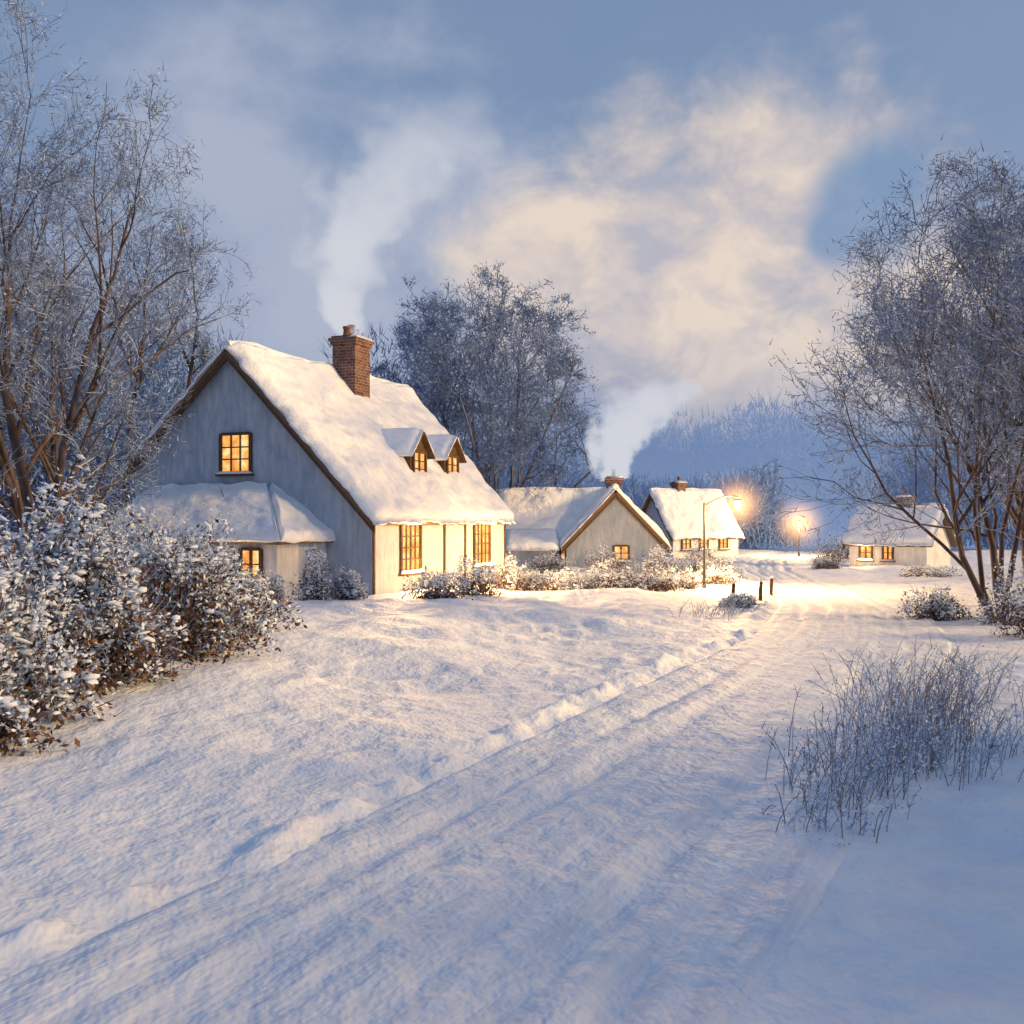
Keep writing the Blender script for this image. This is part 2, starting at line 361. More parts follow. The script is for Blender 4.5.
# ------------------------------------------------------------------ trees
def unit(v): return v/(np.linalg.norm(v)+1e-9)
def tree(name,seed,H_,stems,spread,mats,nch=(9,7,6,3),rmin=.012,trunk_r=.28,stem_ang=22,lean=(0,0),frost=.05,fr_n=2,lat=.42,trop=.05,wob=.12,env=None,stem_len=.75,amin=.4):
    rng=np.random.default_rng(seed);mb=MB();tips=[]
    segs=[7,6,5,3,2]
    def inside(p):
        if env is None: return True
        cz,rx,rz,ox=env
        lum=1+.13*math.sin(p[0]*1.3+p[2]*.9)+.11*math.sin(p[1]*1.7-p[2]*1.4)
        zz=(p[2]-cz)/rz
        if zz<0: zz*=.8
        return ((p[0]-ox*p[2]/H_)/rx)**2+(p[1]/rx)**2+zz**2<lum*lum
    def branch(p,d,L,r,lv):
        ns=segs[min(lv,4)];pts=[p];dd=d.copy();rad=[r]
        for i in range(ns):
            dd=unit(dd+rng.normal(size=3)*wob*(1+.25*lv)+np.array([0,0,trop*(1.5 if lv<2 else .8)]))
            nx_=pts[-1]+dd*L/ns
            if i>0 and not inside(nx_) and (lv>0 or nx_[2]>(env[0] if env else 1e9)): break
            pts.append(nx_);rad.append(max(r*(1-(i+1)/ns*.8),rmin*.6))
        ns=len(pts)-1
        if ns<1: return
        pts=np.array(pts);rad=np.array(rad)
        mb.tube(pts,rad,6 if lv==0 else (5 if lv==1 else 3),0 if lv<2 else (0 if lv==2 and rng.random()<.7 else 1),cap=False)
        if lv>=4 or lv>=len(nch):
            tips.append(pts[-1]);tips.append(pts[len(pts)//2]);return
        for i in range(nch[lv]):
            t=rng.uniform(.22 if lv==0 else .15,1.0)
            if i==0:t=1.
            f=t*ns;j=min(int(f),ns-1);q=pts[j]+(pts[j+1]-pts[j])*(f-j)
            if not inside(q): continue
            dl=unit(pts[j+1]-pts[j])
            s=unit(np.cross(dl,rng.normal(size=3)))
            ang=R(rng.uniform(22,55)) if i else R(12)
            nd=dl*math.cos(ang)+s*math.sin(ang)
            branch(q,nd,L*lat*rng.uniform(.75,1.35)*(1.15-.45*t)*(1.25 if lv==0 else 1.1),max(rad[j]*rng.uniform(.45,.7),rmin),lv+1)
    for s_ in range(stems):
        a=2*math.pi*s_/stems*(1 if stems<6 else 2.4)+rng.uniform(-.4,.4)
        an=R(stem_ang*(rng.uniform(amin,1.2) if stems<6 else (.12+1.05*s_/(stems-1))))
        d=unit(np.array([math.cos(a)*math.sin(an)*spread+lean[0],math.sin(a)*math.sin(an)*spread+lean[1],math.cos(an)]))
        b=np.array([math.cos(a)*trunk_r*.8,math.sin(a)*trunk_r*.8,-.3])
        branch(b,d,H_*rng.uniform(.9,1.1)*stem_len,trunk_r*rng.uniform(.6,1),0)
    T=np.array(tips)
    P=np.repeat(T,fr_n,0)+rng.normal(size=(len(T)*fr_n,3))*.14
    D=rng.normal(size=P.shape)+np.array([0,0,.5]);D/=np.linalg.norm(D,axis=1)[:,None]
    slivers(mb,P,D,rng.uniform(.12,.4,len(P)),frost*.5,1,rng)
    P=T[::2]+rng.normal(size=T[::2].shape)*.12;leaves(mb,P,rng.uniform(.4,1,len(P))*frost,2,rng)
    return mb.build(name,mats)
TM=[M_bark,M_twig,M_frost];TM2=[M_bark2,M_twig2,M_frost2]
def place(ob,x,y,rot=0,s=1):
    ob.location=(x,y,H(x,y));ob.rotation_euler=(0,0,rot);ob.scale=(s,s,s)
def copy(ob,name,x,y,rot,s):
    o=bpy.data.objects.new(name,ob.data);COL.objects.link(o);place(o,x,y,rot,s);return o
t1=tree('bare_tree',11,17.0,5,1.0,TM,(9,6,5,3),trunk_r=.22,stem_ang=17,env=(9.2,5.0,8.2,.2));place(t1,-13.7,30,3.3)
t1b=tree('bare_tree',12,12.5,3,1.0,TM,(8,6,5,3),trunk_r=.18,stem_ang=16,env=(7,3.8,6.2,0));place(t1b,-13.2,26.5,1.0,.85)
copy(t1,'bare_tree',-22.5,41,.4,1.0)
copy(t1b,'bare_tree',-16.2,41.5,4.0,1.2)
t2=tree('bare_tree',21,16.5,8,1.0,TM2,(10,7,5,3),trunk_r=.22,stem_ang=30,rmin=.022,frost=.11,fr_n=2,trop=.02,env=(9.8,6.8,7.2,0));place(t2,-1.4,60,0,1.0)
t3=tree('bare_tree',31,11.2,6,1.1,TM,(10,7,5,3),trunk_r=.13,stem_ang=28,lean=(-.10,0),env=(6.3,5.5,5.1,-1.5));place(t3,13.0,27.2)
t4=tree('bare_tree',32,11.2,4,1.1,TM,(9,6,5,3),trunk_r=.15,stem_ang=22,lean=(-.06,0),env=(6,4.6,5.8,-.6));place(t4,15.6,30.5)
copy(t3,'bare_tree',22.8,42,2.0,1.15)
def shade_pine(seed,x,y,h,rot):  # unseen pines added off-frame to shade the cottage roof and left hedge
    rng=np.random.default_rng(seed);mb=MB()
    mb.tube([(0,0,-.3),(.1,0,h*.3),(.3,.1,h*.6),(.2,.1,h*.95)],[.3,.24,.17,.05],8,0)
    for i in range(26):
        z=h*rng.uniform(.55,.97);a=rng.uniform(0,6.28);L=rng.uniform(1.6,3.2)*(1.25-(z/h-.5))
        tip=np.array([math.cos(a)*L,math.sin(a)*L,z+L*.25]);mb.tube([(.2,.1,z),tip*.5+np.array([.1,.05,z*.5]),tip],[.08,.05,.02],4,0,cap=False)
        P=tip+rng.normal(size=(150,3))*np.array([.75,.75,.4]);D=rng.normal(size=P.shape)+np.array([0,0,.4]);D/=np.linalg.norm(D,axis=1)[:,None]
        slivers(mb,P,D,rng.uniform(.25,.5,150),.10,1,rng);leaves(mb,P[:40]+np.array([0,0,.15]),.09,2,rng)
    o=mb.build('unseen_shade_pine',[M_bark,M_pine,M_csnow]);place(o,x,y,rot);return o
p1=shade_pine(5,27.5,31,21,0)
copy(p1,'unseen_shade_pine',28.5,35.5,2.,1.05);copy(p1,'unseen_shade_pine',30.5,39.5,4.,1.1)
copy(p1,'unseen_shade_pine',17.0,8.0,1.,.8);copy(p1,'unseen_shade_pine',18.2,12.0,3.,.82)

# ------------------------------------------------------------------ distant woodland
def woodland(name,mat,items,seed,sl=(.5,1.3),w=.06,dens=3000):
    rng=np.random.default_rng(seed);mb=MB()
    for (x,y,h,wd) in items:
        z0=H(x,y);n=dens
        q=rng.normal(size=(n,3));q/=np.linalg.norm(q,axis=1)[:,None]
        r=rng.uniform(0,1,n)**.45;lump=1+.5*fbm(q[:,0]*2+x,q[:,2]*2+y,5,3)
        cz=z0+h*.56
        P=np.stack([x+q[:,0]*r*lump*wd/2,y+q[:,1]*r*lump*wd/2,cz+q[:,2]*r*lump*h*.46],-1)
        D=q*.7+rng.normal(size=q.shape)*.45+np.array([0,0,.6]);D/=np.linalg.norm(D,axis=1)[:,None]
        slivers(mb,P,D,rng.uniform(*sl,n),w,0,rng)
        m_=n//3;P=np.stack([x+rng.uniform(-wd*.7,wd*.7,m_),y+rng.uniform(-2,2,m_),z0+rng.uniform(0,h*.3,m_)],-1)
        D=rng.normal(size=(m_,3))*.35+np.array([0,0,1.]);D/=np.linalg.norm(D,axis=1)[:,None]
        slivers(mb,P,D,rng.uniform(sl[0],sl[1]*1.3,m_),w*1.8,0,rng)
        for k_ in range(3):
            mb.tube([(x+rng.uniform(-.3,.3),y,z0-.5),(x+rng.uniform(-1,1),y,z0+h*.4),(x+rng.uniform(-2,2),y,z0+h*.75)],[.2,.13,.05],4,0,cap=False)
    return mb.build(name,[mat])
rg=random.Random(4)
it=[]
for i in range(22):
    x=-53+i*2.3+rg.uniform(-1,1);it.append((x,rg.uniform(58,72),rg.uniform(13.5,18)*(1 if x<-16 else .74),rg.uniform(6,9)))
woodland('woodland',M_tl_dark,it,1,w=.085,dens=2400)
it=[]
for i in range(20):
    x=-12+i*1.7+rg.uniform(-1,1);it.append((x,rg.uniform(88,100),rg.uniform(9,11.5)*(1 if x<6 else .6),rg.uniform(6,9)))
for i in range(12):
    x=35+i*3.2+rg.uniform(-1,1);it.append((x,rg.uniform(86,96),rg.uniform(8,12),rg.uniform(6,9)))
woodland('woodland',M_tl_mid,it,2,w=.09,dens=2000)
it=[]
for i in range(32):
    x=-34+i*4.2+rg.uniform(-2,2);it.append((x,rg.uniform(140,170),rg.uniform(14,19),rg.uniform(10,15)))
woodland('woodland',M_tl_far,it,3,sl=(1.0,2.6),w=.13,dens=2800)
hx=np.linspace(-600,700,260);hy=np.linspace(190,420,50)
A,B=np.meshgrid(hx,hy,indexing='ij')
prof=sst(B,190,330)
hz=-1+(24+10*fbm(A/120,B/120,4,3)+2.2*fbm(A/9,B/9,8,3))*prof
idx=np.arange(A.size).reshape(A.shape)
mb=MB();mb.add(np.stack([A,B,hz],-1),np.stack([idx[:-1,:-1],idx[1:,:-1],idx[1:,1:],idx[:-1,1:]],-1).reshape(-1,4),0,True)
mb.build('hill',[M_tl_far])
# mist before the far wood; haze brightness added as emission, not scattered
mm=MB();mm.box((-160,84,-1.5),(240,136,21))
mt=bpy.data.materials.new('glowing_valley_mist');mt.use_nodes=True;nt=mt.node_tree;nt.nodes.clear()
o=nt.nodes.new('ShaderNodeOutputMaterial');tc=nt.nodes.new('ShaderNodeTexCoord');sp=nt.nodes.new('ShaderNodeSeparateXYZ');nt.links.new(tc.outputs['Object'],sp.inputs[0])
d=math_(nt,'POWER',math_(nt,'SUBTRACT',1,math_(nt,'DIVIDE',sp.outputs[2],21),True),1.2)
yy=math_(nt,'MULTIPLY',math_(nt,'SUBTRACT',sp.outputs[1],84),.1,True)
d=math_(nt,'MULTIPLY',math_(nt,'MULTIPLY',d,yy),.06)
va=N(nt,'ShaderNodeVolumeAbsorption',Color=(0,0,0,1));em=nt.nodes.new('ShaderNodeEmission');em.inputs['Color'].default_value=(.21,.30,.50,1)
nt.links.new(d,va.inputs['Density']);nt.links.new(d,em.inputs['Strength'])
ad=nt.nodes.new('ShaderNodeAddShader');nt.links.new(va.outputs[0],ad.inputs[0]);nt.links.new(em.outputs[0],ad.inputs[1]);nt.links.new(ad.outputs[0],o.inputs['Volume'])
mm.build('glowing_valley_mist',[mt])

# ------------------------------------------------------------------ cottages
def empty(name,loc,ang):
    e=bpy.data.objects.new(name,None);COL.objects.link(e);e.location=loc;e.rotation_euler=(0,0,ang);return e
def frame_win(par,side,c,z,w,h,bars=(2,3),L=0,W=0,glass=None,light=0,name='window'):
    mb=MB();t=.07
    def bx(u0,u1,z0,z1,d0,d1,m):
        if side=='front': mb.box((u0,-d1,z0),(u1,-d0,z1),m)
        elif side=='left': mb.box((-d1,u0,z0),(-d0,u1,z1),m)
    x0,x1,z0,z1=c-w/2,c+w/2,z-h/2,z+h/2
    bx(x0+t,x1-t,z0+t,z1-t,-.02,.012,1)
    bx(x0-.04,x0+t,z0,z1,-.02,.09,0);bx(x1-t,x1+.04,z0,z1,-.02,.09,0)
    bx(x0+t,x1-t,z1-t,z1+.03,-.02,.088,0);bx(x0+t,x1-t,z0-.03,z0+t,-.02,.088,0)
    for i in range(1,bars[0]):
        xx=x0+t+(w-2*t)*i/bars[0];ww=.05 if (i*2==bars[0]) else .024
        bx(xx-ww,xx+ww,z0+t,z1-t,.0,.06,0)
    for i in range(1,bars[1]):
        zz=z0+t+(h-2*t)*i/bars[1];bx(x0+t,x1-t,zz-.022,zz+.022,.0,.055,0)
    bx(x0-.12,x1+.12,z0-.11,z0-.032,-.02,.2,0)
    mb.build(name,[M_wood,M_glow],par)
    s=MB()
    zt=z0-.029
    if side=='front': s.slab((x0-.12,-.2,zt),(x1+.12,-.2,zt),(x1+.12,-.092,zt),(x0-.12,-.092,zt),0,.09,0,(1,1,1,0),.02,0,3,nv=3,rw=.08)
    elif side=='left': s.slab((-.2,x0-.12,zt),(-.2,x1+.12,zt),(-.092,x1+.12,zt),(-.092,x0-.12,zt),0,.09,0,(1,1,1,0),.02,0,3,nv=3,rw=.08)
    s.build('sill_snow',[M_rsnow],par)
    if light:
        ld=bpy.data.lights.new('window_light','AREA');ld.shape='RECTANGLE';ld.size=w;ld.size_y=h;ld.energy=light;ld.color=(1,.58,.22)
        lo=bpy.data.objects.new('window_light',ld);COL.objects.link(lo);lo.parent=par
        if side=='front': lo.location=(c,-.16,z);dv=Vector((0,-1,-.1))
        elif side=='left': lo.location=(-.16,c,z);dv=Vector((-1,0,-.1))
        lo.rotation_euler=dv.to_track_quat('-Z','Z').to_euler()
def chimney(par,a,b,z0,z1,sa,sb,pots=2):
    mb=MB()
    mb.box((a-sa/2,b-sb/2,z0),(a+sa/2,b+sb/2,z1-.35),0)
    mb.box((a-sa/2-.07,b-sb/2-.07,z1-.348),(a+sa/2+.07,b+sb/2+.07,z1-.2),0)
    mb.box((a-sa/2-.13,b-sb/2-.13,z1-.198),(a+sa/2+.13,b+sb/2+.13,z1-.06),0)
    mb.box((a-sa/2-.04,b-sb/2-.04,z1-.058),(a+sa/2+.04,b+sb/2+.04,z1+.02),0)
    for i in range(pots):
        t=(i+.5)/pots-.5
        x=a+t*sa*.9;hh=.42+.12*(i%2)
        mb.tube([(x,b,z1),(x,b,z1+.06),(x,b,z1+.08),(x,b,z1+hh-.1),(x,b,z1+hh-.08),(x,b,z1+hh)],np.array([.2,.2,.15,.13,.17,.16])*min(1,sa),10,1)
    mb.build('chimney',[M_brick,M_pot],par)
    s=MB()
    s.slab((a-sa/2-.13,b-sb/2-.13,z1-.058),(a+sa/2+.13,b-sb/2-.13,z1-.058),(a+sa/2+.13,b-sb/2+.2,z1-.058),(a-sa/2-.13,b-sb/2+.2,z1-.058),0,.13,0,(1,1,1,1),.04,0,2,rw=.12,nv=4)
    s.build('chimney_snow',[M_rsnow],par)
def gablehouse(par,L,W,rb,ef,rz,eb,ov=.3,wall=None,thick=.26,rl=0,seed=1,zb=-.4,verge=.35,gwall=None):
    wall=wall or M_wall
    mf=(rz-ef)/rb;mk=(rz-eb)/(W-rb);dz=.16
    mb=MB()
    pr=[(0,zb),(W,zb),(W,eb-dz),(rb,rz-dz*1.2),(0,ef-dz)]
    v=[(0,b,z) for b,z in pr]+[(L,b,z) for b,z in pr]
    mb.add(v,[(0,4,3,2,1)],1);mb.n-=10
    mb.f.append((np.array([[5,6,7,8,9]]),1,False));mb.f.append((np.array([[0,5,9,4],[1,2,7,6]])+0,0,False));mb.n+=10
    mb.build('walls',[wall,gwall or wall],par)
    a0,a1=-verge,L+verge
    F0=(a0,-ov,ef-ov*mf);F1=(a1,-ov,ef-ov*mf);T1=(a1+rl,rb,rz);T0=(a0,rb,rz)
    B0=(a0,W+ov,eb-ov*mk);B1=(a1,W+ov,eb-ov*mk)
    d=MB()
    d.slab(F0,F1,T1,T0,-.14,.137,0,nu=2,nv=2);d.slab(B0,B1,T1,T0,-.14,.137,0,nu=2,nv=2)
    d.build('roof_deck',[M_thatch],par)
    s=MB()
    s.slab(F0,F1,T1,T0,0,thick,0,(1,1,1,0),.17,.2,seed);s.slab(B0,B1,T1,T0,0,thick,0,(1,1,1,0),.17,.2,seed+3)
    np_=max(8,int(L/.4));xs=np.linspace(a0+.05,a1+rl-.05,np_)
    rr=thick*(.75+.3*fbm(xs/1.1,xs*0,seed+7,2));rr[0]*=.6;rr[-1]*=.6
    s.tube(np.stack([xs,np.full(np_,rb),rz+thick*.45+.07*fbm(xs/1.3,xs*0,seed,3)],-1),rr,10,0)
    s.build('roof_snow',[M_rsnow],par)
    bb=MB()
    for (b0,z0,b1,z1) in ((-ov,ef-ov*mf,rb,rz),(W+ov,eb-ov*mk,rb,rz)):
        P=[(a0+.02,b0,z0-.36),(a0+.02,b1,z1-.40),(a0+.02,b1,z1-.17),(a0+.02,b0,z0-.15)]
        Q=[(a0+.10,y,z) for _,y,z in P]
        bb.add(P+Q,[(0,1,2,3),(7,6,5,4),(0,4,5,1),(1,5,6,2),(2,6,7,3),(3,7,4,0)],0)
    bb.build('barge_board',[M_wood],par)
    return mf

ANG=R(68)
hs=empty('snowy_cottage',(-4.65,34,0),ANG)
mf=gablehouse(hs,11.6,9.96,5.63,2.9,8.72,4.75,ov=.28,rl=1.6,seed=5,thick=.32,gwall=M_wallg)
chimney(hs,6.7,4.8,6.6,10.15,1.2,1.05,3)
frame_win(hs,'left',5.45,5.05,1.3,1.4,(3,3))
frame_win(hs,'front',2.7,1.72,1.5,1.75,(4,4),light=1900)
frame_win(hs,'front',9.0,1.72,1.6,1.75,(4,4),light=1900)
tb=MB()
for a in (.0,5.4,7.3,11.45):
    tb.box((a+.02,-.05,-.2),(a+.14,-.002,2.62),0)
tb.build('timbers',[M_wood],hs)
for a0 in (5.9,8.9):
    b0=1.3;zb=2.9+mf*b0;hh=1.15;pk=.7;w=1.35
    mb=MB();x0,x1=a0-w/2,a0+w/2
    pr=[(x0,zb-.1),(x1,zb-.1),(x1,zb+hh),(a0,zb+hh+pk),(x0,zb+hh)]
    bd=b0+2.4
    v=[(x,b0,z) for x,z in pr]+[(x,bd,z) for x,z in pr]
    mb.add(v,[(0,1,6,5),(1,2,7,6),(4,0,5,9)],0);mb.n-=10;mb.f.append((np.array([[0,4,3,2,1]]),0,False));mb.n+=10
    mb.build('dormer',[M_wood],hs)
    s=MB()
    e=.26;zz=zb+hh-e*pk/(w/2)
    for sx in (-1,1):
        s.slab((a0+sx*(w/2+e),b0-.22,zz),(a0+sx*(w/2+e),bd,zz),(a0,bd,zb+hh+pk),(a0,b0-.22,zb+hh+pk),.05,.24,0,(1,0,1,0),.08,.07,int(a0))
        s.slab((a0+sx*(w/2+e),b0-.26,zz),(a0+sx*(w/2+e),bd,zz),(a0,bd,zb+hh+pk),(a0,b0-.26,zb+hh+pk),.0,.048,1,nu=2,nv=2)
    s.build('dormer_roof',[M_rsnow,M_wood],hs)
    sub=bpy.data.objects.new('dormer_window_group',None);COL.objects.link(sub);sub.parent=hs;sub.location=(0,b0,0)
    frame_win(sub,'front',a0,zb+.6,1.05,1.05,(2,3),name='dormer_window')
sub=MB()
A0=-2.8;B0_,B1_=1.8,9.0
sub.add([(A0,B0_,-.3),(A0,B1_,-.3),(A0,B1_,2.05),(A0,B0_,2.05),(0,B0_,-.3),(0,B0_,2.05),(0,B1_,-.3),(0,B1_,2.05)],[(0,3,2,1),(0,4,5,3),(1,2,7,6)],0)
sub.build('lean_to_walls',[M_wall],hs)
s=MB()
e0,e1=(-3.1,1.45,2.02),(-3.1,9.4,2.02)
for base,th,mm_,am,wg in ((-.1,.097,1,0,0),(0,.28,0,.12,.12)):
    rn=(0,1,1,0) if am else (0,0,0,0)
    s.slab(e0,e1,(-.004,9.2,3.75),(-.004,4.1,3.75),base,th,mm_,rn,am,wg,7)
    s.slab((-.004,1.45,2.02),(-3.1,1.45,2.02),(-.01,4.1,3.75),(-.004,4.1,3.75),base,th,mm_,(0,0,1,0) if am else rn,am,wg,8)
s.build('lean_to_roof',[M_rsnow,M_thatch],hs)
g=bpy.data.objects.new('lean_to_window_group',None);COL.objects.link(g);g.parent=hs;g.location=(A0,0,0)
frame_win(g,'left',2.75,1.3,.8,1.0,(2,2),light=120)
frame_win(g,'left',4.8,1.3,.7,.9,(2,2))

hb=empty('thatched_cottage',(-.4,54.6,0),0)
gablehouse(hb,6.2,5.4,2.7,1.75,4.2,1.7,wall=M_wallb,seed=11)
wg=bpy.data.objects.new('wing',None);COL.objects.link(wg);wg.parent=hb;wg.location=(8.2,-2.0,0);wg.rotation_euler=(0,0,R(90))
gablehouse(wg,5.5,5.0,2.5,1.6,4.25,1.6,wall=M_wallb,seed=13)
chimney(wg,.9,2.5,3.2,4.95,.7,.7,1)
frame_win(wg,'left',2.2,1.0,.8,.8,(2,2))
pb=MB();pb.box((.2,-2.3,-.3),(2.6,-.01,1.15),0);pb.build('porch',[M_wallb],hb)
ps=MB();ps.slab((0,-2.6,1.15),(2.8,-2.6,1.15),(2.8,-.3,2.0),(0,-.3,2.0),0,.25,0,(1,1,1,0),.06,.08,4);ps.build('porch_snow',[M_rsnow],hb)
frame_win(hb,'front',3.3,.95,.7,.8,(2,2))
hc=empty('small_cottage',(11.8,75,0),R(30))
gablehouse(hc,6.3,4.6,2.3,1.75,4.85,1.7,wall=M_wall,gwall=M_wallb,seed=21)
chimney(hc,2.4,2.3,4.2,5.6,.75,.75,1)
for a in (1.2,2.9,4.8): frame_win(hc,'front',a,.95,.8,.85,(2,2),light=140 if a==2.9 else 0)
hd=empty('small_cottage',(20.0,60.7,0),R(-41))
gablehouse(hd,4.5,4.0,2.0,1.5,3.35,1.45,wall=M_wall,seed=31,ov=.25)
chimney(hd,2.6,2.0,2.8,4.1,.7,.6,1)
frame_win(hd,'front',1.0,.8,.75,.85,(2,2),light=200);frame_win(hd,'front',2.3,.8,.6,.85,(2,2))

# ------------------------------------------------------------------ hedges, shrubs
rng=np.random.default_rng(77)
mb=MB()
for (x,y,w,d,h,nl,ns) in ((-7.0,12.6,3.4,3.0,1.8,11000,240),(-7.4,15.5,4.0,3.5,2.45,13000,300),(-6.5,15.2,2.8,3,2.0,8000,170),(-6.0,17.6,2.6,3.4,1.9,8000,170),
                        (-6.9,19.5,3.4,3.5,2.2,8000,190),(-6.0,21.5,2.4,3.2,1.4,5000,110),(-8.6,22,4,4,2.3,6000,150),(-10.5,18,4.5,5,2.7,7000,200),(-10.2,26,4,4,2.0,4000,100),(-9.3,12.2,3,3,2.0,3000,90),(-6.5,11.3,2.2,2,1.4,6000,110)):
    shrub(mb,x,y,w,d,h,rng,nl,ns,rust=.5,frost=.32,leaf=.05,sn=-.05)
mb.build('unseen_shade_hedge',SH_M)
mb=MB()  # unseen hedge added off-frame to keep the foreground in shade
for (x,y,h) in ((10.3,-2.0,5.0),(10.6,1.2,5.3),(10.6,4.4,5.1),(11.0,7.4,4.3),(12.0,10.0,2.6)):
    shrub(mb,x,y,3.6,4.2,h,rng,3200,60,rust=.3,frost=.3,leaf=.12)
mb.build('unseen_shade_hedge',SH_M)
for (x,y,w,h) in ((-2.3,31.2,1.8,.8),(-1.2,32.8,1.6,.95),(-.2,37.8,1.6,1.1),(1.0,38.5,2.0,.7),(2.2,36.5,2.2,.65),(3.6,36.2,2.0,.85),(5.0,36.2,2.2,.75),
                  (6.3,38.5,2.2,.7),(8.2,41,2.0,.7),(9.4,46,2.0,.9),(6.6,30.0,1.2,.35),(-5.9,30.6,1.2,1.3),(-7.3,29.6,1.6,.8),(-5.1,31.8,.9,.8),(4.6,50,2.4,1.2),(1.8,50.5,2.4,1.0),
                  (7.2,49.5,2.4,1.1),(20.8,67,2.6,1.6),(23,70,2.8,1.8),(17.2,56,1.8,.7),(18.6,46,2.6,.5),(12.6,25.6,2.4,1.4),(11.9,22.6,2.2,1.1),(14.5,26,3,1.7),(11.4,27.6,1.6,.8),(9.2,50,1.8,.9),(12.2,66,2.0,1.0)):
    m_=MB();shrub(m_,x,y,w,w*.8,h,rng,1900,45,rust=.5,frost=.42,leaf=.042,sn=-.1);m_.build('snowy_shrub',SH_M)

mb=MB()
for (x,y,n,h,sp) in ((3.4,10.2,80,.7,.5),(2.7,8.9,30,.45,.35),(4.1,11.2,110,.9,.6),(4.9,12.4,120,1.05,.7),(5.5,13.4,90,1.0,.8),(6.4,15.0,70,.8,.9),(3.0,9.6,40,.55,.4),(4.5,10.8,50,.6,.6),(5.6,11.6,40,.5,.7),(5.4,27.6,60,.4,.7),(6.3,28.6,50,.35,.6)):
    for i in range(n):
        px_,py_=rng.normal(x,sp*.6),rng.normal(y,sp*.6);hh=h*rng.uniform(.2,1.15)
        l=rng.normal(size=2)*.34*hh+np.array([.08,0])
        z=H(px_,py_)-.03
        pts=np.array([[px_,py_,z],[px_+l[0]*.25,py_+l[1]*.25,z+hh*.45],[px_+l[0]*.6,py_+l[1]*.6,z+hh*.8],[px_+l[0],py_+l[1],z+hh]])
        fm=int(rng.random()<.45)
        mb.tube(pts,[.006,.005,.004,.003],3,fm,cap=False)
        k_=rng.integers(4,10)
        Q=pts[1]+(pts[3]-pts[1])*rng.uniform(-.4,1,(k_,1));D=rng.normal(size=(k_,3))*.7+np.array([0,0,.8]);D/=np.linalg.norm(D,axis=1)[:,None]
        slivers(mb,Q,D,rng.uniform(.08,.30,k_)*hh,.010,int(rng.random()<.7),rng)
        leaves(mb,pts[2]+rng.normal(size=(9,3))*.05+(pts[3]-pts[2])*rng.uniform(-1.6,1.1,(9,1)),.018,int(rng.integers(1,3)),rng)
mb.build('dry_grass',[M_grass,M_leafb,M_csnow])

mb=MB();s=MB()
for i,(x,y) in enumerate([(6.55,30.4),(7.9,32.6),(9.0,35.6)]):
    z=H(x,y)
    mb.tube([(x,y,z-.2),(x+.01,y,z+.3),(x+.03,y,z+.6)],[.07,.065,.055],7,0)
    blobs(s,np.array([[x+.03,y,z+.63]]),np.array([.065]),0,rng,.6,ICO2,.05)
e=empty('fence',(0,0,0),0);mb.build('posts',[M_wood],e);s.build('post_snow',[M_csnow],e)

# ------------------------------------------------------------------ street lamps
def halo(par,loc,r,strength):
    bm=ICO2;m_=MB();m_.add(bm[0]*r,bm[1],0,True)
    mat=bpy.data.materials.new('lamp_halo_glow');mat.use_nodes=True;nt=mat.node_tree;nt.nodes.clear()
    o=nt.nodes.new('ShaderNodeOutputMaterial');em=nt.nodes.new('ShaderNodeEmission')
    tc=nt.nodes.new('ShaderNodeTexCoord');ln=nt.nodes.new('ShaderNodeVectorMath');ln.operation='LENGTH';nt.links.new(tc.outputs['Object'],ln.inputs[0])
    t=math_(nt,'DIVIDE',ln.outputs['Value'],r);t=math_(nt,'SUBTRACT',1,t,True);t=math_(nt,'POWER',t,3.4)
    nt.links.new(math_(nt,'MULTIPLY',t,strength/r),em.inputs['Strength']);em.inputs['Color'].default_value=(1,.50,.15,1)  # lamp glow put in as an emissive halo, no real mist
    nt.links.new(em.outputs[0],o.inputs['Volume'])
    ob=m_.build('lamp_halo_glow',[mat],par);ob.location=loc
def lamp(x,y,h,arm,pw,hr):
    z=H(x,y);e=empty('street_lamp',(x,y,z),0)
    mb=MB()
    mb.tube([(0,0,-.2),(0,0,.25),(0,0,.3),(0,0,h*.5),(0,0,h)],[.09,.085,.055,.05,.04],8,0)
    if arm:
        t=np.linspace(0,1,9);mb.tube(np.stack([arm*t,0*t,h-.12+.38*np.sin(t*math.pi*.62)],-1),np.full(9,.025),6,0)
        lx,lz=arm,h-.12+.38*math.sin(math.pi*.62)-.30
    else: lx,lz=0,h+.18
    mb.tube([(lx,0,lz+.14),(lx,0,lz+.18),(lx,0,lz+.24),(lx,0,lz+.32)],[.17,.15,.06,.02],8,0)
    mb.tube([(lx,0,lz-.2),(lx,0,lz-.17)],[.07,.10],8,0)
    for i in range(4):
        a=i*math.pi/2+.4;mb.tube([(lx+.10*math.cos(a),.10*math.sin(a),lz-.17),(lx+.145*math.cos(a),.145*math.sin(a),lz+.14)],[.01,.01],4,0)
    mb.build('lamp_post',[M_iron],e)
    g=MB();g.tube([(lx,0,lz-.165),(lx,0,lz+.135)],[.085,.13],8,0);g.build('lamp_glass',[M_lamp],e)
    s=MB();blobs(s,np.array([[lx,0,lz+.25]]),np.array([.10]),0,rng,.45,ICO2,.04);s.build('lamp_snow',[M_csnow],e)
    ld=bpy.data.lights.new('lamp_light','POINT');ld.energy=pw;ld.color=(1,.58,.22);ld.shadow_soft_size=.2
    lo=bpy.data.objects.new('lamp_light',ld);COL.objects.link(lo);lo.parent=e;lo.location=(lx,0,lz-.35)
    halo(e,(lx,0,lz),hr,5.)
lamp(7.25,38.6,3.25,1.25,4500,1.6)
lamp(21.3,76,2.3,0,3000,2.8)

